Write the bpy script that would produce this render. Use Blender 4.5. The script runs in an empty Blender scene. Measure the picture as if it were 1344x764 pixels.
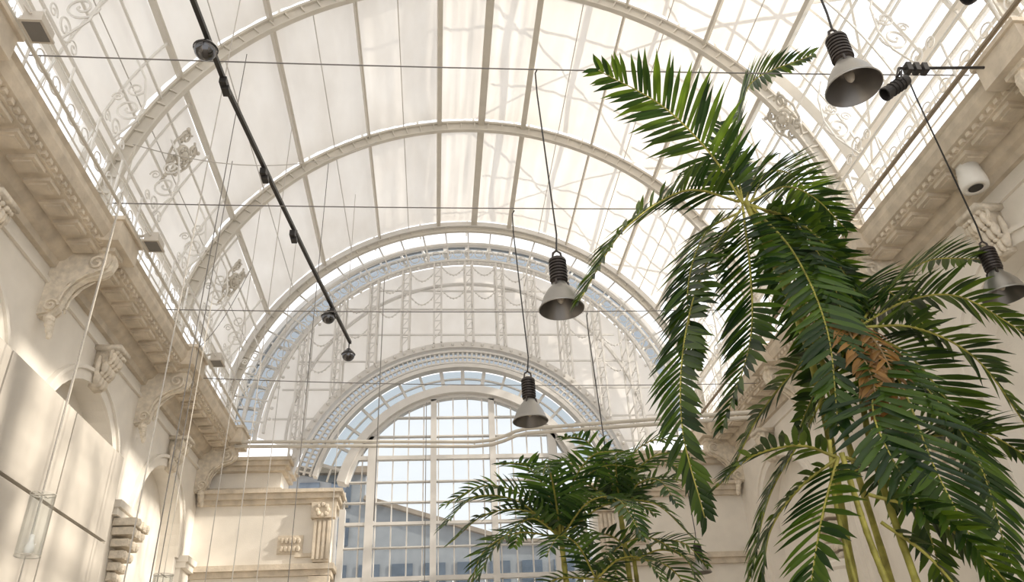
import bpy, math, random
from mathutils import Vector, Matrix
R=random.Random(7)
Z0=1.6            # all coordinates below are relative to eye height; the floor is z=-1.6
pi=math.pi; sin=math.sin; cos=math.cos; rad=math.radians
scene=bpy.context.scene

# ------------------------------------------------------------------ materials
def mat(name):
    m=bpy.data.materials.new(name); m.use_nodes=True
    nt=m.node_tree; nt.nodes.clear()
    out=nt.nodes.new('ShaderNodeOutputMaterial')
    return m,nt,out
def pbsdf(name,col,rough=.6,metal=0,var=.08,scale=3.0,bump=0.0,bscale=40,spec=.4):
    m,nt,out=mat(name)
    b=nt.nodes.new('ShaderNodeBsdfPrincipled')
    b.inputs['Roughness'].default_value=rough; b.inputs['Metallic'].default_value=metal
    b.inputs['Specular IOR Level'].default_value=spec
    tc=nt.nodes.new('ShaderNodeTexCoord'); n=nt.nodes.new('ShaderNodeTexNoise')
    n.inputs['Scale'].default_value=scale; n.inputs['Detail'].default_value=5
    nt.links.new(tc.outputs['Object'],n.inputs['Vector'])
    r=nt.nodes.new('ShaderNodeValToRGB')
    c0=[max(0,c*(1-var)) for c in col]; c1=[min(1,c*(1+var)) for c in col]
    r.color_ramp.elements[0].color=(*c0,1); r.color_ramp.elements[1].color=(*c1,1)
    r.color_ramp.elements[0].position=.3; r.color_ramp.elements[1].position=.7
    nt.links.new(n.outputs['Fac'],r.inputs['Fac']); nt.links.new(r.outputs['Color'],b.inputs['Base Color'])
    if bump>0:
        n2=nt.nodes.new('ShaderNodeTexNoise'); n2.inputs['Scale'].default_value=bscale; n2.inputs['Detail'].default_value=4
        nt.links.new(tc.outputs['Object'],n2.inputs['Vector'])
        bp=nt.nodes.new('ShaderNodeBump'); bp.inputs['Strength'].default_value=bump; bp.inputs['Distance'].default_value=.02
        nt.links.new(n2.outputs['Fac'],bp.inputs['Height']); nt.links.new(bp.outputs['Normal'],b.inputs['Normal'])
    nt.links.new(b.outputs['BSDF'],out.inputs['Surface'])
    return m
M_wall=pbsdf('cream_plaster',(.89,.84,.76),.75,var=.04,bump=.15)
M_stone=pbsdf('limestone_trim',(.70,.615,.50),.8,var=.16,scale=4,bump=.4,bscale=25)
M_orn=pbsdf('carved_plaster',(.80,.72,.60),.75,var=.18,scale=9,bump=.5,bscale=35)
M_panel=pbsdf('grey_beige_board',(.60,.555,.49),.5,var=.03)
M_steel=pbsdf('painted_cream_steel',(.64,.60,.53),.45,var=.05)
M_steel2=pbsdf('painted_white_steel',(.80,.78,.74),.45,var=.04)
M_lat=pbsdf('gable_lattice_paint',(.72,.70,.67),.45,var=.04)
M_dark=pbsdf('black_steel',(.03,.028,.027),.45,var=.2)
M_brown=pbsdf('bronze_housing',(.06,.05,.045),.4,metal=.4,var=.2)
M_alu=pbsdf('spun_aluminium',(.34,.33,.31),.38,metal=.75,var=.05)
M_inner=pbsdf('reflector_inside',(.20,.19,.18),.3,metal=.6,var=.1)
M_cable=pbsdf('galvanised_cable',(.20,.19,.18),.5,metal=.3)
M_cablel=pbsdf('bright_steel_cable',(.55,.52,.48),.45,metal=.3)
M_floor=pbsdf('stone_floor',(.58,.51,.43),.5,var=.12,scale=1.5)
M_trunk=pbsdf('palm_stem',(.38,.35,.075),.5,var=.40,scale=8,bump=.4,bscale=20)
M_bark=pbsdf('palm_bark',(.26,.19,.10),.8,var=.3,scale=10,bump=.7,bscale=30)
M_pole=pbsdf('bronze_tone_pole',(.30,.24,.17),.5,metal=.3)
M_soil=pbsdf('soil',(.06,.04,.03),.95,var=.3,bump=.6)
M_pot=pbsdf('terracotta_planter',(.42,.22,.13),.8,var=.1,bump=.2)
M_bldg=pbsdf('outdoor_facade',(.33,.34,.35),.8,var=.1)
M_roof=pbsdf('zinc_roof',(.34,.27,.20),.5,var=.15)
M_bwin=pbsdf('outdoor_window_glass',(.12,.15,.19),.2,var=.2)
M_chrome=pbsdf('mirror_dome',(.12,.12,.125),.12,metal=.9)
M_white=pbsdf('white_enamel',(.85,.83,.78),.35)

def fabric(name,mixf):
    m,nt,out=mat(name)
    d=nt.nodes.new('ShaderNodeBsdfDiffuse'); t=nt.nodes.new('ShaderNodeBsdfTranslucent'); mx=nt.nodes.new('ShaderNodeMixShader')
    mx.inputs[0].default_value=mixf
    tc=nt.nodes.new('ShaderNodeTexCoord'); n=nt.nodes.new('ShaderNodeTexNoise'); n.inputs['Scale'].default_value=1.3; n.inputs['Detail'].default_value=6
    mp=nt.nodes.new('ShaderNodeMapping'); mp.inputs['Scale'].default_value=(1.5,.5,1)
    nt.links.new(tc.outputs['Object'],mp.inputs['Vector']); nt.links.new(mp.outputs['Vector'],n.inputs['Vector'])
    r=nt.nodes.new('ShaderNodeValToRGB'); r.color_ramp.elements[0].color=(.84,.80,.745,1); r.color_ramp.elements[1].color=(.94,.91,.865,1)
    r.color_ramp.elements[0].position=.3; r.color_ramp.elements[1].position=.7
    nt.links.new(n.outputs['Fac'],r.inputs['Fac'])
    for s in (d,t): nt.links.new(r.outputs['Color'],s.inputs['Color'])
    nt.links.new(d.outputs[0],mx.inputs[1]); nt.links.new(t.outputs[0],mx.inputs[2]); nt.links.new(mx.outputs[0],out.inputs['Surface'])
    return m
M_fab=fabric('white_shade_fabric',.41)
def glass(name,tint,g=.08):
    m,nt,out=mat(name)
    t=nt.nodes.new('ShaderNodeBsdfTransparent'); t.inputs['Color'].default_value=(*tint,1)
    gl=nt.nodes.new('ShaderNodeBsdfGlossy'); gl.inputs['Roughness'].default_value=.05
    f=nt.nodes.new('ShaderNodeLayerWeight'); f.inputs['Blend'].default_value=.25
    mm=nt.nodes.new('ShaderNodeMath'); mm.operation='MULTIPLY_ADD'; mm.inputs[1].default_value=.3; mm.inputs[2].default_value=g*.4
    nt.links.new(f.outputs['Fresnel'],mm.inputs[0])
    mx=nt.nodes.new('ShaderNodeMixShader'); nt.links.new(mm.outputs[0],mx.inputs[0])
    nt.links.new(t.outputs[0],mx.inputs[1]); nt.links.new(gl.outputs[0],mx.inputs[2]); nt.links.new(mx.outputs[0],out.inputs['Surface'])
    return m
M_glass=glass('window_glass',(.64,.68,.705))
M_glassb=glass('pale_blue_glass',(.58,.61,.635))
M_glassc=glass('clear_glass',(.97,.98,.98),.1)
def leaf(name,dark,light,val=2.2):
    m,nt,out=mat(name)
    g=nt.nodes.new('ShaderNodeNewGeometry'); r=nt.nodes.new('ShaderNodeValToRGB')
    r.color_ramp.elements[0].color=(*dark,1); r.color_ramp.elements[1].color=(*light,1); r.color_ramp.elements[0].position=.25
    nt.links.new(g.outputs['Random Per Island'],r.inputs['Fac'])
    b=nt.nodes.new('ShaderNodeBsdfPrincipled'); b.inputs['Roughness'].default_value=.36; b.inputs['Specular IOR Level'].default_value=.45
    t=nt.nodes.new('ShaderNodeBsdfTranslucent'); mx=nt.nodes.new('ShaderNodeMixShader'); mx.inputs[0].default_value=.34
    hs=nt.nodes.new('ShaderNodeHueSaturation'); hs.inputs['Hue'].default_value=.468; hs.inputs['Value'].default_value=val; hs.inputs['Saturation'].default_value=1.05
    nt.links.new(r.outputs['Color'],b.inputs['Base Color']); nt.links.new(r.outputs['Color'],hs.inputs['Color']); nt.links.new(hs.outputs['Color'],t.inputs['Color'])
    nt.links.new(b.outputs[0],mx.inputs[1]); nt.links.new(t.outputs[0],mx.inputs[2]); nt.links.new(mx.outputs[0],out.inputs['Surface'])
    return m
M_leaf=leaf('palm_leaf',(.012,.038,.008),(.072,.145,.015),2.2)
M_leaf2=leaf('palm_leaf_deep',(.018,.055,.015),(.085,.18,.033))
M_dead=leaf('dry_palm_leaf',(.20,.11,.03),(.40,.22,.06),1.6)

# ------------------------------------------------------------------ mesh builder
class MB:
    def __init__(s): s.v=[]; s.f=[]
    def add(s,vs,fs):
        o=len(s.v); s.v+= [tuple(v) for v in vs]; s.f+=[tuple(i+o for i in f) for f in fs]
    def box(s,x0,x1,y0,y1,z0,z1):
        s.add([(x0,y0,z0),(x1,y0,z0),(x1,y1,z0),(x0,y1,z0),(x0,y0,z1),(x1,y0,z1),(x1,y1,z1),(x0,y1,z1)],
              [(0,3,2,1),(4,5,6,7),(0,1,5,4),(1,2,6,5),(2,3,7,6),(3,0,4,7)])
    def bar(s,a,b,w,h=None,up=(0,0,1)):
        h=h or w; a=Vector(a); b=Vector(b); t=(b-a).normalized(); u=Vector(up)
        if abs(t.dot(u))>.98: u=Vector((0,1,0))
        sx=t.cross(u).normalized(); sz=sx.cross(t)
        vs=[]
        for p in (a,b):
            for i,j in ((-1,-1),(1,-1),(1,1),(-1,1)): vs.append(p+sx*i*w/2+sz*j*h/2)
        s.add(vs,[(0,1,2,3),(7,6,5,4),(0,4,5,1),(1,5,6,2),(2,6,7,3),(3,7,4,0)])
    def tube(s,pts,r,n=6,closed=False):
        pts=[Vector(p) for p in pts]; m=len(pts); vs=[]; fs=[]
        rr=r if isinstance(r,(list,tuple)) else [r]*m
        prev=None
        for i,p in enumerate(pts):
            a=pts[(i-1)%m] if (closed or i>0) else p; b=pts[(i+1)%m] if (closed or i<m-1) else p
            t=(b-a).normalized()
            if prev is None:
                u=Vector((0,0,1)) if abs(t.z)<.9 else Vector((1,0,0))
                prev=t.cross(u).normalized()
            sx=(prev-t*prev.dot(t)).normalized(); prev=sx; sy=t.cross(sx)
            for k in range(n):
                an=2*pi*k/n; vs.append(p+(sx*cos(an)+sy*sin(an))*rr[i])
        for i in range(m if closed else m-1):
            j=(i+1)%m
            for k in range(n):
                k2=(k+1)%n; fs.append((i*n+k,i*n+k2,j*n+k2,j*n+k))
        if not closed:
            fs.append(tuple(range(n))[::-1]); fs.append(tuple((m-1)*n+k for k in range(n)))
        s.add(vs,fs)
    def arc(s,cx,cz,y0,y1,r0,r1,a0,a1,n=48):
        vs=[];fs=[]
        for i in range(n+1):
            a=rad(a0+(a1-a0)*i/n); sx,cz_=sin(a),cos(a)
            for r,y in ((r0,y0),(r1,y0),(r1,y1),(r0,y1)): vs.append((cx+r*sx,y,cz+r*cz_))
        for i in range(n):
            o=i*4
            for k in range(4): fs.append((o+k,o+(k+1)%4,o+4+(k+1)%4,o+4+k))
        fs.append((0,1,2,3)); fs.append((n*4+3,n*4+2,n*4+1,n*4))
        s.add(vs,fs)
    def prism(s,prof,y0,y1):
        n=len(prof); vs=[(x,y0,z) for x,z in prof]+[(x,y1,z) for x,z in prof]
        fs=[(i,(i+1)%n,(i+1)%n+n,i+n) for i in range(n)]+[tuple(range(n))[::-1],tuple(range(n,2*n))]
        s.add(vs,fs)
    def lathe(s,prof,c,n=24,axis=None):
        c=Vector(c); ax=Vector(axis or (0,0,1)).normalized()
        u=Vector((1,0,0)) if abs(ax.x)<.9 else Vector((0,1,0)); sx=ax.cross(u).normalized(); sy=ax.cross(sx)
        vs=[];fs=[];m=len(prof)
        for r,z in prof:
            for k in range(n):
                a=2*pi*k/n; vs.append(c+(sx*cos(a)+sy*sin(a))*r+ax*z)
        for i in range(m-1):
            for k in range(n):
                k2=(k+1)%n; fs.append((i*n+k,i*n+k2,(i+1)*n+k2,(i+1)*n+k))
        s.add(vs,fs)
    def ball(s,c,r,n=10,m=6):
        if not isinstance(r,(list,tuple)): r=(r,r,r)
        vs=[];fs=[]
        for i in range(m+1):
            t=pi*i/m
            for k in range(n):
                a=2*pi*k/n; vs.append((c[0]+r[0]*sin(t)*cos(a),c[1]+r[1]*sin(t)*sin(a),c[2]+r[2]*cos(t)))
        for i in range(m):
            for k in range(n):
                k2=(k+1)%n; fs.append((i*n+k,(i+1)*n+k,(i+1)*n+k2,i*n+k2))
        s.add(vs,fs)
    def obj(s,name,m,parent=None,smooth=False):
        me=bpy.data.meshes.new(name)
        vs=[(x,y,z+Z0) for x,y,z in s.v]
        o=bpy.data.objects.new(name,me)
        if parent is None:
            xs=[v[0] for v in vs];ys=[v[1] for v in vs];zs=[v[2] for v in vs]
            c=((min(xs)+max(xs))/2,(min(ys)+max(ys))/2,min(zs)); o.location=c
        else:
            c=parent['c']; o.parent=parent
        me.from_pydata([(v[0]-c[0],v[1]-c[1],v[2]-c[2]) for v in vs],[],s.f)
        me.materials.append(m); me.validate(); me.update()
        if smooth:
            for p in me.polygons: p.use_smooth=True
        scene.collection.objects.link(o)
        return o
def empty(name,c):
    e=bpy.data.objects.new(name,None); c=(c[0],c[1],c[2]+Z0); e.location=c; e['c']=c; e.empty_display_size=.2
    scene.collection.objects.link(e); return e
def spiral(cu,cv,r0,r1,turns,a0,n=28):
    return [(cu+(r0+(r1-r0)*i/n)*cos(a0+turns*2*pi*i/n),cv+(r0+(r1-r0)*i/n)*sin(a0+turns*2*pi*i/n)) for i in range(n+1)]

# ------------------------------------------------------------------ constants
XL=-5.4
def mx(x,s): return x if s<0 else 2.0-x     # mirror about hall centre x=1
CX,CZ,RR=.9,7.0,6.1
RIBS=[-2.3,1.75,5.8,9.9,13.95,18.1]
Y0,Y1=-4.5,18.2
WT=6.3
b=MB(); b.box(-8,10,Y0,45,-1.8,-1.6); b.obj('floor',M_floor)

# ------------------------------------------------------------------ side walls with arched niches
piers=[-2.3,1.75,5.8,9.8,13.8,17.9]
def arch_wall(s):
    b=MB(); tr=MB()
    x=XL; xb=XL-.35
    r=1.42; zs=3.9
    def q(a,c,d,e): b.add([(mx(p[0],s),p[1],p[2]) for p in (a,c,d,e)],[(0,1,2,3)])
    ycur=Y0
    for i in range(len(piers)-1):
        yc=(piers[i]+piers[i+1])/2
        q((x,ycur,-1.6),(x,yc-r,-1.6),(x,yc-r,WT),(x,ycur,WT))
        N=20; pr=None
        for k in range(N+1):
            a=pi-pi*k/N; p=(yc+r*cos(a),zs+r*sin(a))
            if pr:
                q((x,pr[0],pr[1]),(x,p[0],p[1]),(x,p[0],WT),(x,pr[0],WT))
                q((x,pr[0],pr[1]),(x,p[0],p[1]),(xb,p[0],p[1]),(xb,pr[0],pr[1]))
            pr=p
        for yy in (yc-r,yc+r): q((x,yy,-1.6),(xb,yy,-1.6),(xb,yy,zs),(x,yy,zs))
        for (ra,rb,th) in ((r,r+.16,.05),(r+.16,r+.22,.09)):
            vs=[];fs=[]
            for k in range(N+1):
                a=pi-pi*k/N
                for rr_,xx in ((ra,x+.002),(ra,x+th),(rb,x+th),(rb,x+.002)):
                    vs.append((mx(xx,s),yc+rr_*cos(a),zs+rr_*sin(a)))
            for k in range(N):
                for j in range(4): fs.append((k*4+j,k*4+(j+1)%4,k*4+4+(j+1)%4,k*4+4+j))
            fs+=[(0,1,2,3),(N*4+3,N*4+2,N*4+1,N*4)]
            tr.add(vs,fs)
        ycur=yc+r
    q((x,ycur,-1.6),(x,Y1,-1.6),(x,Y1,WT),(x,ycur,WT))
    q((xb,Y0,-1.6),(xb,Y1,-1.6),(xb,Y1,WT),(xb,Y0,WT))
    x0,x1=sorted((mx(x,s),mx(x+.05,s))); tr.box(x0,x1,Y0,Y1,5.95,6.02)
    for p in piers:
        if s<0 and 2<p<13: continue
        for (w,d,z0,z1) in ((.9,.10,-1.5,3.72),(.95,.20,3.72,3.84),(1.0,.24,3.84,3.96)):
            x0,x1=sorted((mx(x,s),mx(x+d,s))); tr.box(x0,x1,p-w/2,min(18.1,p+w/2),z0,z1)
        if s>0 and p<17:
            cx=mx(x+.22,s)
            tr.lathe([(.36,-1.6),(.36,-1.3),(.32,-1.25),(.30,-1.1),(.30,.5),(.27,2.55),(.31,2.6),(.31,2.68),(.27,2.72)],(cx,p,0),28)
    side='left' if s<0 else 'right'
    x0,x1=sorted((mx(xb-.05,s),mx(xb-.35,s))); b.box(x0,x1,Y0,Y1,-1.6,WT+.4)
    b.obj('wall_'+side,M_wall); tr.obj('trim_'+side+'_arches',M_wall)
arch_wall(-1); arch_wall(1)

# ------------------------------------------------------------------ cornice gallery ledges
def ledge(s):
    b=MB()
    prof=[(-5.75,6.2),(-5.32,6.2),(-5.30,6.30),(-5.22,6.33),(-5.14,6.44),(-4.74,6.46),(-4.74,6.53),(-4.66,6.55),(-4.60,6.66),(-4.60,6.76),(-4.55,6.80),(-5.75,6.80)]
    b.prism([(mx(x,s),z) for x,z in prof],Y0,Y1)
    y=Y0+.2
    while y<Y1-.3:
        x0,x1=sorted((mx(-5.10,s),mx(-4.78,s))); b.box(x0,x1,y,y+.30,6.40,6.47)
        x0,x1=sorted((mx(-5.05,s),mx(-4.83,s))); b.box(x0,x1,y+.05,y+.25,6.375,6.41)
        x0,x1=sorted((mx(-4.74,s),mx(-4.69,s)))
        for k in range(3): b.box(x0,x1,y+.03+.14*k,y+.1+.14*k,6.48,6.54)
        y+=.44
    for p in piers:
        x0,x1=sorted((mx(-5.0,s),mx(-4.46,s))); b.box(x0,x1,p-.36,p+.36,6.50,6.83)
        x0,x1=sorted((mx(-5.0,s),mx(-4.42,s))); b.box(x0,x1,p-.40,p+.40,6.83,6.89)
    b.obj('cornice_gallery',M_stone)
ledge(-1); ledge(1)

# ------------------------------------------------------------------ scroll consoles, keystones, imposts
def console(s,p):
    e=empty('scroll_console',(mx(-5.1,s),p,6.0)); b=MB()
    prof=[(-5.398,5.45),(-5.28,5.48),(-5.2,5.58),(-5.17,5.75),(-5.1,5.93),(-4.95,6.06),(-4.76,6.12),(-4.64,6.2),(-4.60,6.34),(-4.64,6.46),(-5.398,6.46)]
    for w,sh in ((.20,0),(.10,.05)):
        b.prism([(mx(x+(sh if x>-5.35 else 0),s),z-sh*.3) for x,z in prof],p-w/2,p+w/2)
    for yy in (p-.12,p+.12):
        b.tube([(mx(u,s),yy,v) for u,v in spiral(-4.78,6.27,.14,.02,1.6,-pi/2)],.024,5)
        b.tube([(mx(u,s),yy,v) for u,v in spiral(-5.24,5.58,.10,.02,1.4,0)],.02,5)
        b.tube([(mx(u,s),yy,v) for u,v in ((-5.15,5.64),(-5.12,5.80),(-5.0,5.98),(-4.85,6.10))],.02,5)
    x0,x1=sorted((mx(-5.398,s),mx(-4.56,s))); b.box(x0,x1,p-.16,p+.16,6.44,6.5)
    for k in range(4): b.ball((mx(-5.26+.02*k,s),p,5.42-.08*k),(.08-.012*k,.09-.015*k,.07),8,5)
    b.obj('console_body',M_orn,e,False)
def keystone(s,y,zc=5.62,g=.9):
    e=empty('acanthus_keystone',(mx(-5.3,s),y,zc)); b=MB()
    def B(dx,dy,dz,rx,ry,rz): b.ball((mx(-5.39+dx*g,s),y+dy*g,zc+dz*g),(rx*g,ry*g,rz*g),9,6)
    prof=[(-5.398,zc-.36*g),(-5.28,zc-.34*g),(-5.22,zc-.1*g),(-5.12,zc+.2*g),(-5.06,zc+.34*g),(-5.398,zc+.36*g)]
    b.prism([(mx(x,s),z) for x,z in prof],y-.15*g,y+.15*g)
    x0,x1=sorted((mx(-5.398,s),mx(-5.0,s))); b.box(x0,x1,y-.24*g,y+.24*g,zc+.33*g,zc+.41*g)
    for j in range(3):
        for k in range(-2,3):
            B(.16+.09*j-.02*abs(k),k*.085,-.24+.2*j+.02*abs(k),.07,.05,.12)
            B(.22+.09*j-.02*abs(k),k*.085,-.16+.2*j+.02*abs(k),.045,.04,.04)
    for sg in (-1,1):
        b.tube([(mx(-5.12,s),y+sg*u,v) for u,v in spiral(.19*g,zc+.24*g,.10*g,.015,1.5,pi)],.025,5)
        B(.1,sg*.2,0,.05,.05,.22)
    b.obj('keystone_carving',M_orn,e,True)
def impost(s,p):
    e=empty('carved_impost_bracket',(mx(-5.2,s),p,3.6)); b=MB()
    for k,(z,d,w) in enumerate([(2.75,.16,.30),(2.9,.22,.38),(3.08,.28,.44),(3.26,.33,.52),(3.44,.38,.6),(3.58,.43,.68)]):
        x0,x1=sorted((mx(-5.29,s),mx(-5.4+d+.05,s))); b.box(x0,x1,p-w/2,p+w/2,z,z+.12)
        for j in (-1,0,1): b.ball((mx(-5.35+d,s),p+j*w*.33,z+.06),(.05,.06,.07),7,5)
    b.obj('impost_body',M_orn,e)
for s in (-1,1):
    for p in piers:
        if p>2: console(s,p)
        if (s>0 and 4<p<17) or (s<0 and 13<p<17): impost(s,p)
    for i in range(1,len(piers)-1): keystone(s,(piers[i]+piers[i+1])/2,5.58)
e=empty('wall_cladding_boards',(-5.1,9,3)); b=MB()
for y in (3.0,5.0,7.0,9.0,11.0):
    for z0,z1 in ((3.2,4.55),(1.7,3.15),(.2,1.65)):
        b.box(-5.39,-5.14,y+.02,y+1.98,z0,z1)
b.obj('boards',M_panel,e)

# ------------------------------------------------------------------ return (end) walls
def end_block(s):
    def bx(b,x0,x1,y0,y1,z0,z1):
        if s>0: x0,x1=1.45-x1,1.45-x0
        b.box(x0,x1,y0,y1,z0,z1)
    w=MB(); t=MB(); xo=-5.75 if s<0 else -6.3
    bx(w,xo,-2.35,18.2,19.3,-1.6,5.35)
    bx(w,xo,-3.6,18.3,19.3,5.35,6.2)
    for (x1,y0,z0,z1) in ((-2.28,18.1,3.62,3.74),(-2.22,18.02,3.74,3.86),(-2.26,18.08,5.2,5.3),(-2.2,18.0,5.3,5.42),(-2.12,17.92,5.42,5.5)):
        bx(t,xo+.4,x1,y0,19.3,z0,z1)
    for (x1,y0,z0,z1) in ((-3.55,18.2,5.5,5.62),(-3.5,18.12,6.0,6.1),(-3.42,18.02,6.1,6.2),(-3.36,17.95,6.2,6.28)):
        bx(t,xo+.4,x1,y0,19.3,z0,z1)
    bx(t,-2.75,-2.3,18.08,18.2,-1.6,3.6); bx(t,-2.7,-2.35,18.1,18.2,3.9,4.85)
    bx(t,-3.1,-2.6,18.12,18.2,4.02,4.10); bx(t,-2.8,-2.26,18.0,18.2,4.85,5.2)
    for i in range(4): bx(t,-2.72+.1*i,-2.66+.1*i,18.05,18.12,3.95,4.8)
    for k in range(8): t.ball((( -2.55 if s<0 else 4.0)+.12*cos(k*pi/4),18.0,5.02+.12*sin(k*pi/4)),(.06,.06,.06),7,5)
    bx(t,-3.5,-2.95,18.14,18.2,4.1,4.5)
    for k in range(5):
        for j in (0,1): t.ball(((-3.4+.09*k) if s<0 else (1.45+3.4-.09*k),18.12,4.2+.18*j),(.05,.04,.07),6,4)
    side='left' if s<0 else 'right'
    w.obj('wall_end_'+side,M_wall); t.obj('trim_end_'+side,M_stone)
end_block(-1); end_block(1)
b=MB(); b.box(-2.3,3.75,18.9,19.3,-1.6,3.0); b.obj('wall_end_sill',M_wall)
b=MB(); b.box(-2.3,3.75,18.7,19.3,3.0,3.12); b.box(-2.3,3.75,18.6,19.2,3.12,3.2); b.obj('trim_end_sill',M_stone)

# ------------------------------------------------------------------ vault framework
VF=empty('vault_framework',(CX,7,7))
b=MB()
for y in RIBS:
    b.arc(CX,CZ,y-.07,y+.07,RR-.03,RR+.02,-88,88,72)
    b.arc(CX,CZ,y-.05,y+.05,RR-.24,RR-.20,-88,88,72)
    b.arc(CX,CZ,y-.015,y+.015,RR-.20,RR-.03,-88,88,72)
    for k in range(-28,29):
        a=rad(k*3.1); c=Vector((CX+(RR-.115)*sin(a),y,CZ+(RR-.115)*cos(a))); d=Vector((sin(a),0,cos(a)))
        b.bar(c-d*.09,c+d*.09,.11,.025,up=(cos(a),0,-sin(a)))
b.obj('arch_ribs',M_steel,VF)
PUR=[(-78,.05),(-59,.05),(-40,.06),(-24,.04),(-8,.10),(1.5,.16),(11,.12),(27,.04),(43,.06),(57,.08),(78,.05)]
b=MB()
for a,w in PUR:
    a=rad(a); c=(CX+RR*sin(a),CZ+RR*cos(a))
    b.bar((c[0],Y0,c[1]),(c[0],18.1,c[1]),w,.14,up=(sin(a),0,cos(a)))
b.obj('purlins',M_steel,VF)
b=MB()
for a in (-68,-50,-32,-16,19,35,50):
    a=rad(a); r=RR+.0; c=(CX+r*sin(a),CZ+r*cos(a)); b.tube([(c[0],Y0,c[1]),(c[0],18.1,c[1])],.010,4)
b.obj('shade_tension_wires',M_cablel,VF)
b=MB()
angs=[p[0] for p in PUR if -78<=p[0]<=57]
ribs=[Y0]+RIBS
for i in range(len(ribs)-1):
    ya,yb=ribs[i]+.04,ribs[i+1]-.04
    for j in range(len(angs)-1):
        a0,a1=angs[j],angs[j+1]; nu,nv=18,16; vs=[];fs=[]
        ph=R.uniform(0,6)
        for u in range(nu+1):
            for v in range(nv+1):
                fu,fv=u/nu,v/nv; a=rad(a0+(a1-a0)*fu)
                sag=.06*sin(pi*fu)*sin(pi*fv)+.014*sin(fv*9+ph+fu*5)*sin(pi*fu)+.014*sin(fu*19+ph)*sin(pi*fv)+.009*sin(fu*33+fv*4+ph*2)
                r=RR+.11-sag; vs.append((CX+r*sin(a),ya+(yb-ya)*fv,CZ+r*cos(a)))
        for u in range(nu):
            for v in range(nv): o=u*(nv+1)+v; fs.append((o,o+1,o+nv+2,o+nv+1))
        b.add(vs,fs)
b.obj('ceiling',M_fab,None,True)
b=MB(); ro=RR+.55
for k in list(range(-7,4))+[4,4.5,5,5.5,6,6.5,7,7.5]:
    a=rad(k*12); c=(CX+ro*sin(a),CZ+ro*cos(a)); b.bar((c[0],Y0,c[1]),(c[0],19.4,c[1]),.045,.07,up=(sin(a),0,cos(a)))
y=Y0; k=0
while y<19.5:
    b.arc(CX,CZ,y-.025,y+.025,ro-.03,ro+.04,(38,10,38,-90)[k%4],90,48); y+=.81; k+=1
for y in RIBS: b.arc(CX,CZ,y-.09,y+.09,ro-.1,ro+.2,-90,90,48)
for i in range(len(RIBS)-1):
    for (a0,a1) in ((80,40),(40,80),(40,5),(5,40)):
        pts=[]
        for k in range(9):
            f=k/8; a=rad(a0+(a1-a0)*f); pts.append((CX+ro*sin(a),RIBS[i]+(RIBS[i+1]-RIBS[i])*f,CZ+ro*cos(a)))
        b.tube(pts,.035 if a0+a1>60 else .025,5)
b.obj('outer_glazing_grid',M_steel2,VF)
b=MB()
for s in (-1,1):
    r=RR-.02
    for a in (64,70,84):
        aa=rad(a*s); c=(CX+r*sin(aa),CZ+r*cos(aa)); b.bar((c[0],Y0,c[1]),(c[0],18.1,c[1]),.035,.035)
    y=Y0+.1
    while y<18.2:
        b.arc(CX,CZ,y-.012,y+.012,RR-.04,RR+.0,59*s,88*s,10); y+=1.35
b.obj('flank_glazing_bars',M_steel2,VF)

# ------------------------------------------------------------------ end gable
WX,WZ=.7,5.2
g=MB()
def ring(r,y0,y1,w,a=90,n=72): g.arc(CX,CZ,y0,y1,r,r+w,-a,a,n)
ring(6.0,18.0,18.35,.14); ring(5.72,18.9,19.0,.06); ring(6.0,19.0,19.2,.12); ring(5.55,18.3,18.4,.07); ring(5.35,18.9,19.05,.08)
ring(5.02,18.3,18.38,.06); ring(4.6,18.9,19.0,.06)
for k in range(-14,15):
    a=rad(k*6.2); d=(sin(a),cos(a))
    g.bar((CX+6.05*d[0],19.1,CZ+6.05*d[1]),(CX+5.4*d[0],19.0,CZ+5.4*d[1]),.12,.06)
    g.bar((CX+6.0*d[0],18.3,CZ+6.0*d[1]),(CX+5.05*d[0],18.35,CZ+5.05*d[1]),.035,.035)
    g.bar((CX+5.35*d[0],18.35,CZ+5.35*d[1]),(CX+5.4*d[0],18.95,CZ+5.4*d[1]),.03,.03)
def torus_xz(cx,y,cz,r,t,n=14): g.tube([(cx+r*cos(2*pi*k/n),y,cz+r*sin(2*pi*k/n)) for k in range(n)],t,5,True)
for k in range(-26,27):
    a=rad(k*3.3); torus_xz(CX+5.28*sin(a),18.34,CZ+5.28*cos(a),.12,.014)
    g.ball((CX+4.96*sin(a),18.34,CZ+4.96*cos(a)),.045,6,4)
def topz(x,r):
    t=r*r-(x-CX)**2; return CZ+math.sqrt(t) if t>0 else None
def botz(x):
    t=4.3**2-(x-WX)**2; return WZ+math.sqrt(t) if t>0 else 6.25
xs=[]
for k in range(-6,7):
    xc=CX+k*.86
    for dx in (-.1,.1): xs.append(xc+dx)
for x in xs:
    zt=topz(x,5.04)
    if not zt: continue
    zb=max(6.2,botz(x))
    if zt-zb<.2: continue
    g.bar((x,18.34,zb),(x,18.34,zt),.045,.05); g.bar((x,18.95,zb),(x,18.95,topz(x,5.3) or zt),.05,.05)
    z=zb+.3
    while z<zt: g.bar((x,18.34,z),(x,18.95,z),.025,.025); z+=.55
for k in range(-6,7):
    xc=CX+k*.86; zt=topz(xc,5.04) or 0; zb=max(6.2,botz(xc)); z=zb+.1
    while z+.3<zt:
        g.bar((xc-.1,18.34,z),(xc+.1,18.34,z+.28),.02,.02); z+=.28
        g.bar((xc-.1,18.34,z),(xc+.1,18.34,z),.02,.02)
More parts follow.
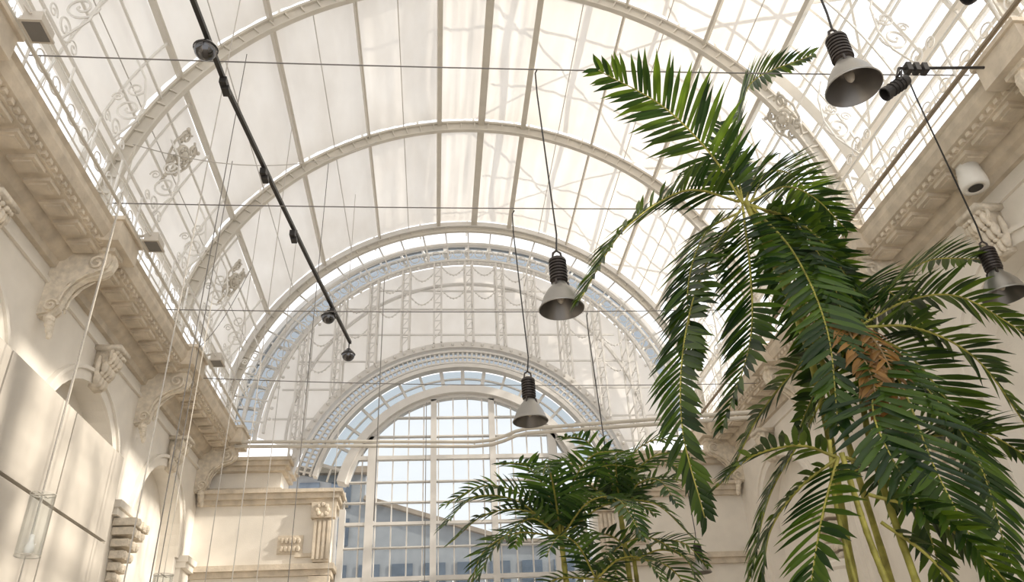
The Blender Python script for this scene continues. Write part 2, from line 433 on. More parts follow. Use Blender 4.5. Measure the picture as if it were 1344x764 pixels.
for z in (6.9,7.6,8.4,9.2,10.0,10.8,11.4):
    h=math.sqrt(max(0,5.04**2-(z-CZ)**2)); t=4.3**2-(z-WZ)**2; hi=math.sqrt(t) if t>0 else 0
    if hi>0:
        g.bar((CX-h,18.95,z),(WX-hi,18.95,z),.04,.04); g.bar((WX+hi,18.95,z),(CX+h,18.95,z),.04,.04)
    else: g.bar((CX-h,18.95,z),(CX+h,18.95,z),.04,.04)
for k in range(-5,5):
    x0=CX+k*.86+.1; x1=x0+.66
    for off in (.15,.9):
        zt=min(topz(x0,5.04) or 0,topz(x1,5.04) or 0)-off
        if zt<max(botz(x0),botz(x1))+.3: continue
        g.tube([(x0+(x1-x0)*i/8,18.34,zt-.28*sin(pi*i/8)) for i in range(9)],.016,5)
        for i in range(9): g.ball((x0+(x1-x0)*i/8,18.34,zt-.28*sin(pi*i/8)),.03,5,4)
g.obj('gable_lattice',M_lat,VF)
b=MB(); n=80; vs=[];fs=[]
for i in range(n+1):
    a=rad(-88+176*i/n); ox,oz=CX+5.36*sin(a),CZ+5.36*cos(a)
    d=Vector((ox-WX,oz-WZ)); d.normalize(); vs+=[(ox,19.12,oz),(WX+4.28*d[0],19.12,WZ+4.28*d[1])]
for i in range(n): fs.append((2*i,2*i+1,2*i+3,2*i+2))
b.add(vs,fs); b.obj('gable_screen',M_fab,VF)
b=MB(); b.arc(CX,CZ,19.09,19.1,5.42,6.0,-88,88,60); b.obj('gable_glazing',M_glassb,VF)

# big arched window
W1=empty('window_1',(WX,18.7,3.2))
g=MB()
def ring2(r0,r1,y0,y1,a=78,n=64): g.arc(WX,WZ,y0,y1,r0,r1,-a,a,n)
ring2(4.18,4.34,18.45,18.7); ring2(4.06,4.11,18.5,18.6); ring2(3.74,3.79,18.5,18.6); ring2(3.60,3.70,18.45,18.7)
ring2(2.92,3.12,18.5,18.95); ring2(2.84,2.92,18.65,18.85); ring2(3.36,3.40,18.72,18.78)
for k in range(-44,45):
    a=rad(k*1.75); g.bar((WX+3.76*sin(a),18.55,WZ+3.76*cos(a)),(WX+4.1*sin(a),18.55,WZ+4.1*cos(a)),.05,.03)
    if k%2==0: g.ball((WX+4.26*sin(a),18.44,WZ+4.26*cos(a)),.05,6,4)
ring2(3.90,3.95,18.52,18.58)
for k in range(-8,9):
    a=rad(k*9); g.bar((WX+3.1*sin(a),18.75,WZ+3.1*cos(a)),(WX+3.65*sin(a),18.75,WZ+3.65*cos(a)),.09,.06)
def wz(x,r=2.88):
    t=r*r-(x-WX)**2; return WZ+math.sqrt(t) if t>0 else WZ
for x,w in ((-2.18,.14),(-1.55,.2),(-.05,.15),(1.42,.15),(2.92,.2),(3.55,.14)):
    g.box(x-w/2,x+w/2,18.65,18.85,3.2,wz(x))
x=-2.15
while x<3.5:
    g.box(x-.015,x+.015,18.7,18.76,3.2,wz(x)); x+=.37
for z,w in ((3.6,.1),(4.3,.03),(4.85,.07),(5.35,.03),(5.85,.03),(6.45,.10),(7.0,.03),(7.5,.03)):
    t=2.88**2-(z-WZ)**2 if z>WZ else 2.88**2; h=math.sqrt(max(t,0)); g.box(WX-h,WX+h,18.66,18.8,z-w/2,z+w/2)
g.obj('window_frame',M_lat,W1)
b=MB(); n=48; vs=[(WX,18.82,3.2)];fs=[]
for i in range(n+1):
    a=rad(-90+180*i/n); vs.append((WX+2.9*sin(a),18.82,WZ+2.9*cos(a)))
vs.append((WX+2.9,18.82,3.2)); vs.insert(1,(WX-2.9,18.82,3.2))
for i in range(1,len(vs)-1): fs.append((0,i,i+1))
b.add(vs,fs); b.arc(WX,WZ,18.80,18.81,3.1,3.62,-78,78,48)
b.obj('window_panes',M_glass,W1)
b=MB(); b.arc(WX,WZ,18.61,18.62,3.72,4.1,-78,78,48); b.obj('arch_band_panes',M_glassb,W1)

# ------------------------------------------------------------------ railings
def railing(s):
    b=MB(); x=mx(-4.62,s)
    y=Y0+.3; ys=[]
    while y<18:
        ys.append(y); b.tube([(x,y,6.8),(x,y,7.85)],.018,6); y+=.9
    for z,r in ((7.85,.028),(7.55,.012),(7.0,.014)): b.tube([(x,Y0,z),(x,18.1,z)],r,6)
    for y in ys[:-1]:
        for sg in (-1,1):
            b.tube([(x,y+.45+sg*u,v) for u,v in spiral(.2,7.28,.17,.03,1.5,pi)],.012,4)
        b.tube([(x,y+.45,7.0),(x,y+.45,7.55)],.008,4)
    for y in ys[::2]:
        yy=y+.45
        p0=Vector((x,yy,7.85)); aa=rad(66*s); p1=Vector((CX+(RR-.1)*sin(aa),yy,CZ+(RR-.1)*cos(aa)))
        mid=(p0+p1)/2+Vector((-s*.30,0,-.1))
        b.tube([p0,(p0+mid)/2+Vector((-s*.10,0,0)),mid,(p1+mid)/2+Vector((-s*.06,0,.05)),p1],.018,5)
        q=mid
        b.tube([(q.x+s*(-.02)+s*u,yy,q.z+v) for u,v in spiral(.22,-.12,.22,.03,1.6,pi)],.018,5)
        b.tube([(q.x+s*u,yy,q.z+v) for u,v in spiral(.18,.28,.14,.03,1.5,pi)],.016,5)
        b.tube([(q.x+s*.30+s*u,yy,q.z+v) for u,v in spiral(.1,.12,.09,.02,1.5,0)],.014,5)
        b.tube([(x,yy+u,8.05+v) for u,v in spiral(.0,.0,.19,.03,1.5,-pi/2)],.016,5)
        b.tube([(x,yy-.3+u,8.0+v) for u,v in spiral(.0,.0,.11,.02,1.4,0)],.012,5); b.tube([(x,yy+.3-u,8.0+v) for u,v in spiral(.0,.0,.11,.02,1.4,0)],.012,5)
    b.obj('gallery_railing',M_steel2)
railing(-1); railing(1)
b=MB(); b.tube([(-4.47,Y0,6.97),(-4.47,18,6.97)],.025,8); b.obj('service_pipe',M_steel)
b=MB(); b.tube([(6.42,Y0,6.95),(6.42,17.9,6.95)],.032,8); b.tube([(6.35,Y0,6.88),(6.35,17.9,6.88)],.012,8); b.obj('service_pipe',M_pole)

# cartouches on the vault
def cartouche(ang,y,sc=1):
    a=rad(ang); o=Vector((CX+(RR-.18)*sin(a),y,CZ+(RR-.18)*cos(a)))
    U=Vector((cos(a),0,-sin(a))); V=Vector((0,1,0)); N=Vector((-sin(a),0,-cos(a)))
    if ang<0: U=-U
    e=empty('scroll_cartouche',tuple(o)); b=MB()
    def W(u,v,n=0): return o+(U*u+V*v)*sc+N*n*sc
    for sv in (-1,1):
        b.tube([W(-.05+u,sv*v) for u,v in spiral(-.25,.22,.16,.02,1.6,0)],.030*sc,5)
        b.tube([W(u,sv*v) for u,v in spiral(.28,.16,.13,.02,1.5,pi)],.028*sc,5)
        b.tube([W(-.45,sv*.1),W(-.3,sv*.34),W(0,sv*.40),W(.25,sv*.30),W(.5,sv*.05)],.026*sc,5)
        for k in range(4): b.ball(tuple(W(-.4+.25*k,sv*(.36-.05*k),.03)),.045*sc,7,5)
    n=18; b.tube([W(.17*cos(2*pi*k/n),.22*sin(2*pi*k/n),.04) for k in range(n)],.035*sc,6,True)
    b.ball(tuple(W(0,0,.03)),.12*sc,10,6)
    for k in range(8): b.ball(tuple(W(.12*cos(k*pi/4),.15*sin(k*pi/4),.08)),.035*sc,6,4)
    b.tube([W(.45,0),W(.75,.03)],.02*sc,5)
    for k in range(5): b.ball(tuple(W(.5+.07*k,0,.02)),(.05-.006*k)*sc,6,4)
    b.obj('scrollwork',M_steel,e,True)
for a,y in ((-66,11.0),(-66,15.2),(-66,6.9),(64,9.9),(64,14.0),(64,6.0)): cartouche(a,y,.88)

# ------------------------------------------------------------------ spotlights on galleries
def flood(x,y,z,s):
    e=empty('gallery_floodlight',(x,y,z)); b=MB()
    b.box(x-.10,x+.10,y-.14,y+.14,z-.06,z+.06); b.box(x-.12,x+.12,y-.16,y+.16,z-.08,z-.055)
    for k in range(5): b.box(x-.08,x+.08,y-.12+.055*k,y-.10+.055*k,z+.06,z+.10)
    b.tube([(x,y-.17,z),(x+s*.1,y-.17,z+.13),(x+s*.1,y+.17,z+.13),(x,y+.17,z)],.012,5); b.tube([(x+s*.1,y,z+.13),(x+s*.23,y,z+.10)],.02,6)
    b.obj('flood_body',M_panel,e)
    b=MB(); b.box(x-.09,x+.09,y-.13,y+.13,z-.085,z-.08); b.obj('flood_lens',M_cable,e)
for y in (6.0,10.0,14.0): flood(-4.2,y,6.85,-1)
def stage_spot(x,y,z):
    e=empty('theatre_spotlight',(x,y,z)); b=MB(); ax=Vector((-.75,.2,-.45))
    b.lathe([(0,-.16),(.06,-.16),(.07,-.1),(.07,.12),(.085,.13),(.085,.18),(.07,.18),(.065,.1),(0,.08)],(x,y,z),16,ax)
    b.tube([(x,y-.1,z),(x+.05,y-.1,z+.15),(x+.05,y+.1,z+.15),(x,y+.1,z)],.012,5); b.tube([(x+.05,y,z+.15),(x+.12,y,z+.3)],.018,6)
    b.tube([(x+.12,y,z+.3),(x+1.2,y,z+.36)],.018,6)
    for k in range(4): b.lathe([(.071,-.08+.05*k),(.085,-.075+.05*k),(.071,-.07+.05*k)],(x,y,z),14,ax)
    for k in range(3): b.box(x+.2+.1*k,x+.26+.1*k,y-.05,y+.05,z+.24,z+.36)
    b.obj('spot_body',M_dark,e,False)
stage_spot(5.22,6.0,6.36); stage_spot(4.7,4.05,5.55)
e=empty('round_ceiling_speaker',(6.95,7.4,6.1)); b=MB()
b.lathe([(0,.02),(.09,.02),(.10,0),(.16,0),(.17,.03),(.17,.10),(.13,.40),(0,.40)],(6.95,7.4,6.04),24); b.obj('speaker_rim',M_white,e,True)
b=MB(); b.lathe([(0,.012),(.09,.012)],(6.95,7.4,6.03),20); b.obj('speaker_grille',M_dark,e)

# ------------------------------------------------------------------ wires, track, domes
def wire(pts,r=.009,m=None,name='span_wire'):
    b=MB(); b.tube(pts,r,5); b.obj(name,m or M_cable)
def sagline(a,c,s,n=12):
    a=Vector(a);c=Vector(c); return [a.lerp(c,i/n)+Vector((0,0,-4*s*(i/n)*(1-i/n))) for i in range(n+1)]
wire(sagline((-4.7,6.7,7.17),(6.9,6.7,7.35),.06)); wire(sagline((-4.7,9.36,7.08),(6.9,9.36,7.2),.05))
wire(sagline((-4.7,11.95,6.8),(6.8,11.95,6.85),.06)); wire(sagline((-4.7,14.5,6.7),(6.8,14.5,6.5),.1)); wire(sagline((-4.7,4.05,6.9),(6.9,4.05,7.2),.05))
e=empty('lighting_track',(-2.1,10,7.1)); b=MB()
tp=[(-2.62,4.4,6.95),(-2.5,7,7.02),(-2.31,9,7.12),(-2.08,11,7.16),(-1.65,13.6,7.01)]
for i in range(4): b.bar(tp[i],tp[i+1],.05,.055)
for t in ((-2.5,6.9,6.98),(-2.36,8.6,7.03),(-2.2,10.1,7.06),(-2.6,5.2,6.9),(-1.85,12.4,7.0)):
    b.box(t[0]-.04,t[0]+.04,t[1]-.12,t[1]+.12,t[2]-.06,t[2]+.03); b.box(t[0]-.02,t[0]+.06,t[1]-.05,t[1]+.05,t[2]-.10,t[2]-.04)
b.obj('track_bar',M_dark,e)
def dome(x,y,z,r,top):
    e=empty('mirror_dome_camera',(x,y,z)); b=MB(); b.ball((x,y,z),r,20,12); b.obj('dome',M_chrome,e,True)
    b=MB(); b.lathe([(r*1.02,-.012),(r*1.12,0),(r*1.02,.012)],(x,y,z+r*.15),22); b.lathe([(0,r*1.15),(r*.35,r*1.1),(r*.4,r*.85)],(x,y,z),14)
    b.tube([(x,y,z+r),(x,y,top)],.012,5); b.obj('dome_collar',M_dark,e)
dome(-2.53,6.2,6.80,.12,6.96); dome(-1.92,12.4,6.90,.12,7.04); dome(-1.67,13.6,6.74,.12,6.98)

# ------------------------------------------------------------------ pendant lamps
def pendant(x,y,z,top,sc=1.0,bend=0.0):
    e=empty('pendant_lamp',(x,y,z))
    b=MB()
    b.lathe([(.045*sc,.30*sc),(.075*sc,.28*sc),(.085*sc,.25*sc),(.13*sc,.20*sc),(.175*sc,.12*sc),(.205*sc,.04*sc),(.222*sc,0),(.232*sc,-.012*sc),(.225*sc,-.02*sc)],(x,y,z),32)
    b.obj('reflector',M_alu,e,True)
    b=MB(); b.lathe([(.224*sc,-.018*sc),(.200*sc,.03*sc),(.165*sc,.11*sc),(.12*sc,.19*sc),(.07*sc,.25*sc),(0,.26*sc)],(x,y,z),32); b.obj('reflector_lining',M_inner,e,True)
    b=MB(); b.ball((x,y,z+.13*sc),(.04*sc,.04*sc,.08*sc),12,8); b.obj('bulb',M_panel,e,True)
    b=MB(); prof=[(0,.60*sc),(.05*sc,.60*sc),(.085*sc,.575*sc)]
    for k in range(7):
        zz=.56-.036*k; prof+= [(.092*sc,zz*sc),(.092*sc,(zz-.018)*sc),(.078*sc,(zz-.02)*sc),(.078*sc,(zz-.034)*sc)]
    prof+=[(.085*sc,.30*sc),(.05*sc,.28*sc),(.0,.28*sc)]
    b.lathe(prof,(x,y,z),22)
    b.tube([(x-.05*sc,y,z+.59*sc),(x-.04*sc,y,z+.66*sc),(x,y,z+.69*sc),(x+.04*sc,y,z+.66*sc),(x+.05*sc,y,z+.59*sc)],.012*sc,6)
    for k in range(3):
        a=2*pi*k/3; b.bar((x+.085*sc*cos(a),y+.085*sc*sin(a),z+.30*sc),(x+.1*sc*cos(a),y+.1*sc*sin(a),z+.22*sc),.02*sc)
    b.obj('ballast_housing',M_brown,e,False)
    b=MB(); b.tube([(x,y,z+.68*sc),(x+bend*.3,y,z+.9*sc),(x-bend*.2,y,(z+top)/2),(x-bend,y,top-.4),(x-bend*1.0,y,top-.06),(x-bend*.6,y,top)],.010,5); b.obj('flex_cord',M_dark,e)
pendant(3.17,4.05,4.28,7.0,.92,.03); pendant(1.25,6.7,3.84,7.2,1.0,.06); pendant(1.21,9.36,3.7,7.05,1.0,.08)
pendant(6.08,6.7,4.02,7.3,1.0,.05); pendant(2.72,11.95,3.42,6.75,1.0,.05); pendant(5.75,17.2,3.26,6.6,1.0,.03)

# ------------------------------------------------------------------ pipe spanning the hall
b=MB()
pp=[(-4.6,17.7,6.55),(-2,17.55,6.47),(.9,17.4,6.36),(1.3,17.3,6.36),(1.6,17.2,6.42),(1.85,17.0,6.46),(2.1,16.9,6.48),(4.2,15.4,6.05),(6.35,13.7,5.55)]
for dz in (0,-.11): b.tube([(p[0],p[1],p[2]+dz) for p in pp],.042,8)
for i in (0,1,2,7,8): b.bar((pp[i][0],pp[i][1],pp[i][2]-.1),(pp[i][0],pp[i][1],pp[i][2]+.0),.03)
b.obj('sprinkler_pipe',M_steel)

# ------------------------------------------------------------------ vertical cables and glass cylinder lights
cab=[(-4.36,9.0,-1.6,7.0),(-3.36,10.0,-1.6,10.9),(-2.9,12.0,-1.6,11.4),(-2.46,14.0,-1.6,11.8),(-3.6,13.2,-1.6,10.8),(-.85,11,2.9,6.85),(-3.0,8.2,-1.6,11.2),(-4.0,12.2,-1.6,10.3),(-2.0,15.5,-1.6,12.1),(-.2,15.6,-1.6,6.6),(-3.3,15.5,-1.6,11)]
for i,(x,y,z0,z1) in enumerate(cab):
    b=MB(); b.tube([(x,y,z0),(x,y,z1)],.008,5); b.obj('hanging_cable',M_cablel if i%2==0 else M_cable)
b=MB(); b.tube(sagline((-3.9,8,7.0),(-1.3,13,11.6),.5),.008,4); b.obj('hanging_cable',M_cablel)
b=MB(); b.tube(sagline((-4.5,13.5,6.8),(-3.6,13.2,8.5),.3),.008,4); b.obj('hanging_cable',M_cable)
def tubelamp(x,y,z0,z1):
    e=empty('glass_cylinder_lamp',(x,y,z0)); b=MB(); r=.115
    b.lathe([(r,z0),(r,z1),(r-.006,z1),(r-.006,z0)],(x,y,0),24); b.obj('glass_tube',M_glassc,e,True)
    b=MB(); b.lathe([(r+.003,z0),(r+.003,z0+.008)],(x,y,0),24); b.lathe([(r+.003,z1-.008),(r+.003,z1)],(x,y,0),24)
    b.tube([(x-r,y,z1-.01),(x+r,y,z1-.01)],.006,5); b.tube([(x,y-r,z1-.01),(x,y+r,z1-.01)],.006,5); b.tube([(x,y,z0+.15),(x,y,7.0)],.006,5)
    b.obj('rim_and_cord',M_steel,e)
    b=MB(); b.lathe([(0,-.02),(.03,-.01),(.048,.04),(.04,.08),(.022,.12),(.022,.18),(0,.19)],(x,y,z0+.02),16); b.obj('lamp_bulb',M_white,e,True)
tubelamp(-3.86,8.0,1.85,2.45); tubelamp(-3.28,10.2,1.5,2.1)

# ------------------------------------------------------------------ palms
def catmull(P,n):
    P=[Vector(p) for p in P]; P=[P[0]*2-P[1]]+P+[P[-1]*2-P[-2]]; out=[]
    segs=len(P)-3
    for i in range(n+1):
        t=i/n*segs; k=min(int(t),segs-1); u=t-k
        a,b_,c,d=P[k:k+4]
        out.append(.5*((2*b_)+(c-a)*u+(2*a-5*b_+4*c-d)*u*u+(3*b_-a-3*c+d)*u**3))
    return out
def frond(L,S,pts,ll=.6,width=.05,step=.06,droop=.15,start=.10,fwd=24):
    C=catmull(pts,60)
    ln=[0]
    for i in range(1,61): ln.append(ln[-1]+(C[i]-C[i-1]).length)
    tot=ln[-1]
    S.tube(C,[.013*(1-.85*i/60)+.003 for i in range(61)],6)
    def at(d):
        d=max(0,min(tot*.9999,d))
        for i in range(60):
            if ln[i+1]>=d:
                f=(d-ln[i])/max(1e-6,ln[i+1]-ln[i]); return C[i].lerp(C[i+1],f),(C[i+1]-C[i]).normalized()
        return C[-1],(C[-1]-C[-2]).normalized()
    n=int(tot*(1-start)/step)
    side0=None
    end=C[-1]-C[0]; hd=Vector((end.x,end.y,0)); hd=hd.normalized() if hd.length>.1 else Vector((0,-1,0))
    for i in range(n):
        f=i/max(1,n-1); d=tot*start+f*tot*(1-start); p,t=at(d)
        sd=t.cross(Vector((0,0,1))+hd*.6*(1 if t.z<0 else -.6))
        if sd.length<.05: sd=side0 or Vector((1,0,0))
        sd.normalize()
        if side0 is not None and sd.dot(side0)<0: sd=-sd
        if side0 is not None: sd=(sd*.5+side0*.5).normalized()
        side0=sd
        nrm=sd.cross(t).normalized()
        if nrm.z<0: nrm=-nrm
        prof=(.42+.70*math.sin(pi*min(1,(f*.85+.14)))**.8)*(1-.36*f*f)
        for sg in (-1,1):
            l=ll*prof*R.uniform(.86,1.08)
            if R.random()<.05: continue
            fa=rad(fwd+28*f*f+R.uniform(-6,6))
            dr=(sd*sg*cos(fa)+t*sin(fa)+nrm*R.uniform(.0,.22)).normalized()
            m=6; cur=p.copy(); vs=[]; g=droop*R.uniform(.4,1.7)
            wv=dr.cross(nrm).normalized()
            w=width*R.uniform(.85,1.1)
            for k in range(m+1):
                fk=k/m; ww=w*.5*(.4+.75*math.sin(pi*min(1,.12+fk*.6)))*(1 if fk<.6 else max(.03,(1-fk)/.4))
                dd=(dr+Vector((0,0,-g*fk*1.3))).normalized()
                wn=(wv-dd*wv.dot(dd)).normalized(); nn=dd.cross(wn)
                if nn.z<0: nn=-nn
                vs+= [cur+wn*ww+nn*ww*.4,cur,cur-wn*ww+nn*ww*.4]
                cur=cur+dd*l/m
            fs=[]
            for k in range(m):
                o=k*3; fs+=[(o,o+1,o+4,o+3),(o+1,o+2,o+5,o+4)]
            L.add(vs,fs)
FA=[[(3.56,7,5.41),(3.23,6.8,5.96),(2.67,6.6,6.54),(1.89,6.4,6.9)]]
FA1=[[(3.52,7,5.45),(2.74,6.6,5.28),(1.9,6.3,4.54),(1.33,6.2,3.63)]]
FAu=[[(3.56,7,5.45),(3.66,7.0,6.33),(4.07,7.0,7.39),(4.9,6.8,7.74)]]
FAd=[[(3.51,7,5.33),(2.78,6.6,4.28),(2.34,6.4,3.29),(2.15,6.3,2.41),(2.21,6.3,1.62)],
[(3.65,7,5.39),(3.72,6.5,4.41),(3.73,6.3,3.4),(3.52,6.2,2.36)],
[(3.66,7,5.45),(4.31,7.3,5.93),(4.85,7.6,5.99),(5.26,7.8,5.66)],
[(3.55,7,5.39),(3.25,6.6,4.19),(3.03,6.5,3.34),(2.6,6.5,2.49)],
[(3.66,7,5.45),(4.28,7.5,6.34),(4.96,8,6.57),(5.25,8.2,5.7)],
[(3.67,7,5.28),(4.08,7.2,4.37),(4.12,7.2,3.51),(3.68,7.2,2.74)],
[(3.65,7,5.41),(4.14,6.8,4.93),(4.35,6.7,4.26),(4.41,6.6,3.47)],
[(3.7,7,5.4),(4.35,7.3,5.2),(4.75,7.5,4.5),(4.85,7.6,3.7)],
[(3.6,7,5.4),(3.95,6.75,5.0),(4.05,6.5,4.1),(3.95,6.4,3.1)],
[(3.5,7,5.3),(2.95,6.8,4.85),(2.55,6.6,4.0),(2.45,6.5,3.1)],
[(3.66,7,5.4),(4.0,7.2,5.1),(4.5,7.4,4.5),(4.6,7.4,3.7)]]
FA2=[[(3.56,7,5.45),(3.5,7.0,6.0),(3.5,6.95,6.6)],[(3.6,7,5.45),(3.9,7.1,6.0),(4.2,7.2,6.3)]]
FB=[[(4.17,6.5,3.51),(4.75,6.6,4.06),(5.37,6.7,4.45),(6.09,6.8,4.54)],
[(4.17,6.5,3.51),(4.72,6.4,3.76),(5.14,6.2,3.69),(5.5,6,3.16)],
[(4.17,6.5,3.51),(4.62,6.3,3.4),(5.05,6.2,3.02),(5.14,6,2.19)],
[(4.18,6.5,3.42),(4.15,6.1,2.75),(4.08,5.9,1.84),(4.19,5.8,0.93)],
[(4.12,6.5,3.46),(3.73,6.8,3.32),(3.22,7,2.83),(2.79,7,2.22)],
[(4.1,6.5,3.42),(3.5,6.7,2.55),(3.03,6.8,1.94),(2.69,6.8,1.22)],
[(3.86,6.3,2.39),(4.4,6.3,2.3),(4.92,6.3,2.32),(5.27,6.3,2.09)],
[(4.17,6.5,3.5),(4.5,6.9,4.15),(5.0,7.1,4.35),(5.5,7.3,3.95)],
[(4.2,6.5,3.45),(4.75,6.7,3.3),(5.1,6.8,2.7),(5.2,6.8,1.9)],
[(4.2,6.5,3.4),(4.5,6.3,2.8),(4.62,6.1,2.0),(4.5,6,1.1)],
[(4.15,6.5,3.3),(4.0,6.2,2.9),(3.75,6.0,2.3),(3.85,5.9,1.5)]]
FC=[[(3.33,6,2.01),(3.03,6,2.12),(2.61,6,2.04),(2.24,6,1.78)],
[(3.33,6,2.01),(2.99,6.1,1.8),(2.69,6.2,1.46),(2.51,6.2,0.94)],
[(3.4,6,2.01),(3.93,6.4,2.0),(4.22,6.5,1.62),(4.24,6.5,1.09)],
[(3.33,6,2.01),(2.96,5.8,1.47),(2.65,5.7,0.85)],
[(3.5,6,1.7),(3.9,5.9,1.5),(4.25,5.8,1.0),(4.4,5.8,.5)],
[(3.6,6.1,1.5),(3.85,6.0,1.2),(4.0,5.9,.8),(4.05,5.8,.4)]]
def planter(e,x,y,r,h=.55):
    b=MB(); b.lathe([(0,-1.6),(r*.8,-1.6),(r,-1.6+h*.9),(r*1.06,-1.6+h*.9),(r*1.06,-1.6+h),(r*.95,-1.6+h),(r*.93,-1.65+h)],(x,y,0),28); b.obj('planter_pot',M_pot,e)
    b=MB(); b.lathe([(0,-1.66+h),(r*.94,-1.66+h)],(x,y,0),24); b.obj('planter_soil',M_soil,e)
def palm(groups,stems,base,m,pot=.7,width=.05,step=.06,droop=.15,fwd=24):
    e=empty('palm_tree',(base[0],base[1],-1.6)); L=MB();S=MB()
    for F,l in groups:
        for f in F: frond(L,S,f,l,width=width,step=step,droop=droop,fwd=fwd)
    L.obj('fronds',m,e,True); S.obj('frond_stalks',M_trunk,e,True)
    T=MB()
    for pts,r in stems:
        C=catmull(pts,60); T.tube(C,[r*(1+.25*(1-i/60)+(.14 if i%4==0 else 0)) for i in range(61)],10)
    T.obj('trunks',M_trunk,e,True); planter(e,base[0],base[1],pot)
    return e
e=palm([(FA,.72),(FA1,.60),(FAu,.52),(FAd,.52),(FA2,.35)],[([(3.6,6.9,-1.1),(3.72,7,1.2),(3.86,7,2.7),(3.85,7,3.9),(3.60,7,5.45)],.034),([(4.2,7.1,-1.1),(4.1,7.1,2),(4.0,7.05,3.6),(3.66,7,5.35)],.026)],(3.85,7.05),M_leaf,pot=.75,width=.055,step=.060)
D=MB();S=MB()
for f in ([(3.9,6.5,3.7),(3.92,6.25,3.3),(3.9,6.1,2.8),(3.82,6.05,2.3)],[(4.0,6.5,3.6),(4.1,6.25,3.3),(4.1,6.1,2.9),(4.05,6.05,2.5)]): frond(D,S,f,.28,width=.04,step=.05,droop=.9)
D.obj('withered_frond',M_dead,e,True); S.obj('withered_stalk',M_bark,e,True)
palm([(FB,.50),(FC,.43)],[([(3.42,5.85,-1.1),(3.46,5.95,.5),(3.4,6,1.4),(3.37,6,2.05)],.022),([(3.75,5.8,-1.1),(3.75,6.1,1),(3.9,6.4,2.4),(4.17,6.5,3.55)],.026),([(3.2,5.75,-1.1),(3.22,6.0,.5),(3.28,6.15,1.6),(3.35,6.1,2.2)],.016)],(3.5,5.55),M_leaf,pot=.6,width=.052,step=.056)
def radial(c,n,l,seed,el0=55):
    r=random.Random(seed); out=[]
    for i in range(n):
        az=2*pi*(i*.618)+r.uniform(-.2,.2); el=rad(el0-55*(i/n)+r.uniform(-8,8)); L_=l*r.uniform(.85,1.1)
        h=Vector((cos(az),sin(az),0)); c0=Vector(c)
        p1=c0+(h*cos(el)+Vector((0,0,sin(el))))*L_*.4
        p2=p1+(h*cos(el-.6)+Vector((0,0,sin(el-.6))))*L_*.35
        p3=p2+(h*cos(el-1.35)+Vector((0,0,sin(el-1.35))))*L_*.35
        out.append([tuple(c0),tuple(p1),tuple(p2),tuple(p3)])
    return out
palm([(radial((1.75,11,2.6),13,1.8,3,70),.46),(radial((2.15,10.8,2.0),6,1.3,5,45),.40),([[(1.75,11,2.6),(1.3,10.9,2.95),(.7,10.8,2.9),(.2,10.7,2.5)],[(1.75,11,2.6),(1.3,10.7,2.8),(.8,10.5,2.4),(.5,10.4,1.9)]],.42)],[([(1.75,11,-1.1),(1.8,11,1),(1.75,11,2.65)],.035),([(1.95,10.9,-1.1),(2.1,10.85,1),(2.15,10.8,2.0)],.03)],(1.8,11.0),M_leaf2,width=.05,step=.075)
palm([(radial((2.75,11.5,3.1),12,1.6,11,75),.43),(radial((2.9,11.6,2.4),6,1.2,15,40),.40)],[([(2.8,11.6,-1.1),(2.8,11.5,1),(2.75,11.5,3.15)],.035),([(2.95,11.65,-1.1),(2.9,11.6,2.4)],.03)],(2.95,11.9),M_leaf2,pot=.5,width=.05,step=.075)

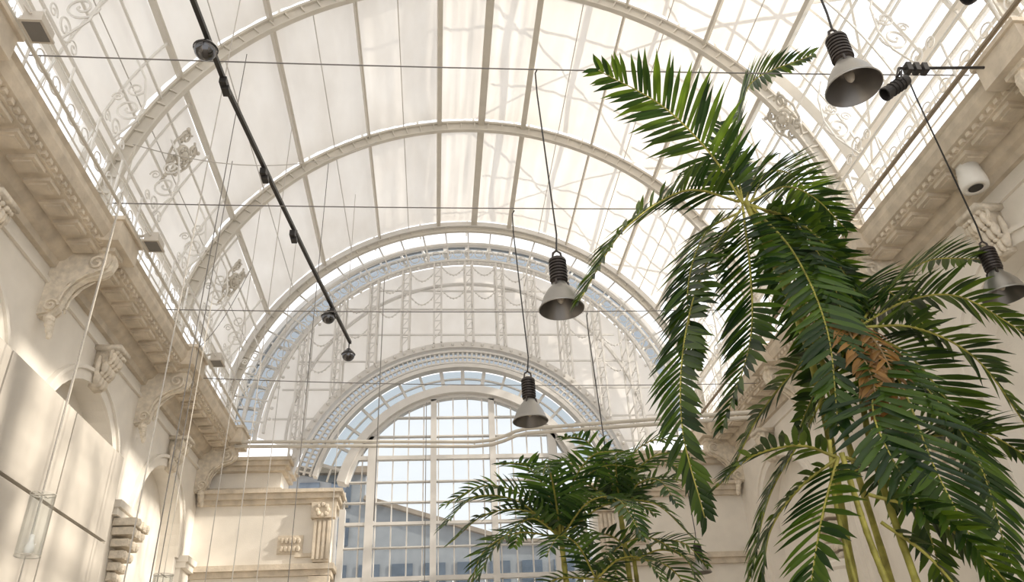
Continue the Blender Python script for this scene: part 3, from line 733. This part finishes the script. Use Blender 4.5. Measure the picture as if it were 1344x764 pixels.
# ------------------------------------------------------------------ buildings outside the window
E=empty('neighbouring_building',(-2,34,-1.6)); b=MB()
b.prism([(-20,-1.6),(-20,9.8),(-2.7,9.8),(-2.7,8.7),(2.8,7.0),(14,6.6),(14,-1.6)],30,36); b.obj('facade',M_bldg,E)
b=MB(); b.bar((-2.7,29.9,8.75),(2.9,29.9,7.0),.3,.16); b.box(-20,-2.5,29.7,30.2,9.7,9.95); b.bar((2.8,29.9,7.02),(14,29.9,6.62),.3,.12); b.obj('roof_edge',M_roof,E)
b=MB()
for k in range(-9,9):
    for z in (-.8,1.6,3.6,5.3)+((7.0,8.4) if k<-2 else ()): b.box(k*1.2-.38,k*1.2+.38,29.93,29.99,z,z+1.0)
b.obj('facade_windows',M_bwin,E)
b=MB()
for k in range(-6,10): b.bar((k*1.1-.5,24,3.2),(k*1.1-.5,28,5.4),.05,.08)
for i in range(4): b.bar((-8,24+i*1.33,3.2+.73*i),(10,24+i*1.33,3.2+.73*i),.05,.08)
b.obj('glasshouse_roof_frame',M_steel2)
# ------------------------------------------------------------------ light
sun=bpy.data.lights.new('sunlight','SUN'); sun.energy=5.0; sun.angle=rad(1.6); sun.color=(1,.915,.79)
so=bpy.data.objects.new('sunlight',sun); scene.collection.objects.link(so); so.location=(30,-10,30)
d=Vector((-.85,.25,-.40)).normalized(); so.rotation_euler=d.to_track_quat('-Z','Y').to_euler()
w=bpy.data.worlds.new('overcast_sky'); scene.world=w; w.use_nodes=True; nt=w.node_tree
bg=nt.nodes['Background']
tc=nt.nodes.new('ShaderNodeTexCoord'); sp=nt.nodes.new('ShaderNodeSeparateXYZ'); rp=nt.nodes.new('ShaderNodeValToRGB')
nt.links.new(tc.outputs['Generated'],sp.inputs[0]); nt.links.new(sp.outputs['Z'],rp.inputs['Fac'])
rp.color_ramp.elements[0].color=(.98,.97,.96,1); rp.color_ramp.elements[1].color=(.95,.96,.985,1); rp.color_ramp.elements[1].position=.8
nt.links.new(rp.outputs['Color'],bg.inputs['Color']); bg.inputs['Strength'].default_value=1.5

# ------------------------------------------------------------------ camera
cam=bpy.data.cameras.new('camera'); co=bpy.data.objects.new('camera',cam); scene.collection.objects.link(co)
cam.sensor_width=36; cam.lens=36*1022/1344; cam.clip_end=300; cam.clip_start=.05
Yv=Vector((-.0851,-.5156,-.8526)).normalized(); Zv=Vector((-.0462,.8569,-.5134)); Zv=(Zv-Yv*Zv.dot(Yv)).normalized(); Xv=Yv.cross(Zv)
mt=Matrix((Xv,Yv,Zv)).to_4x4(); mt.translation=Vector((0,0,Z0)); co.matrix_world=mt
scene.camera=co
try:
    scene.view_settings.view_transform='Standard'; scene.view_settings.look='None'
except Exception: pass
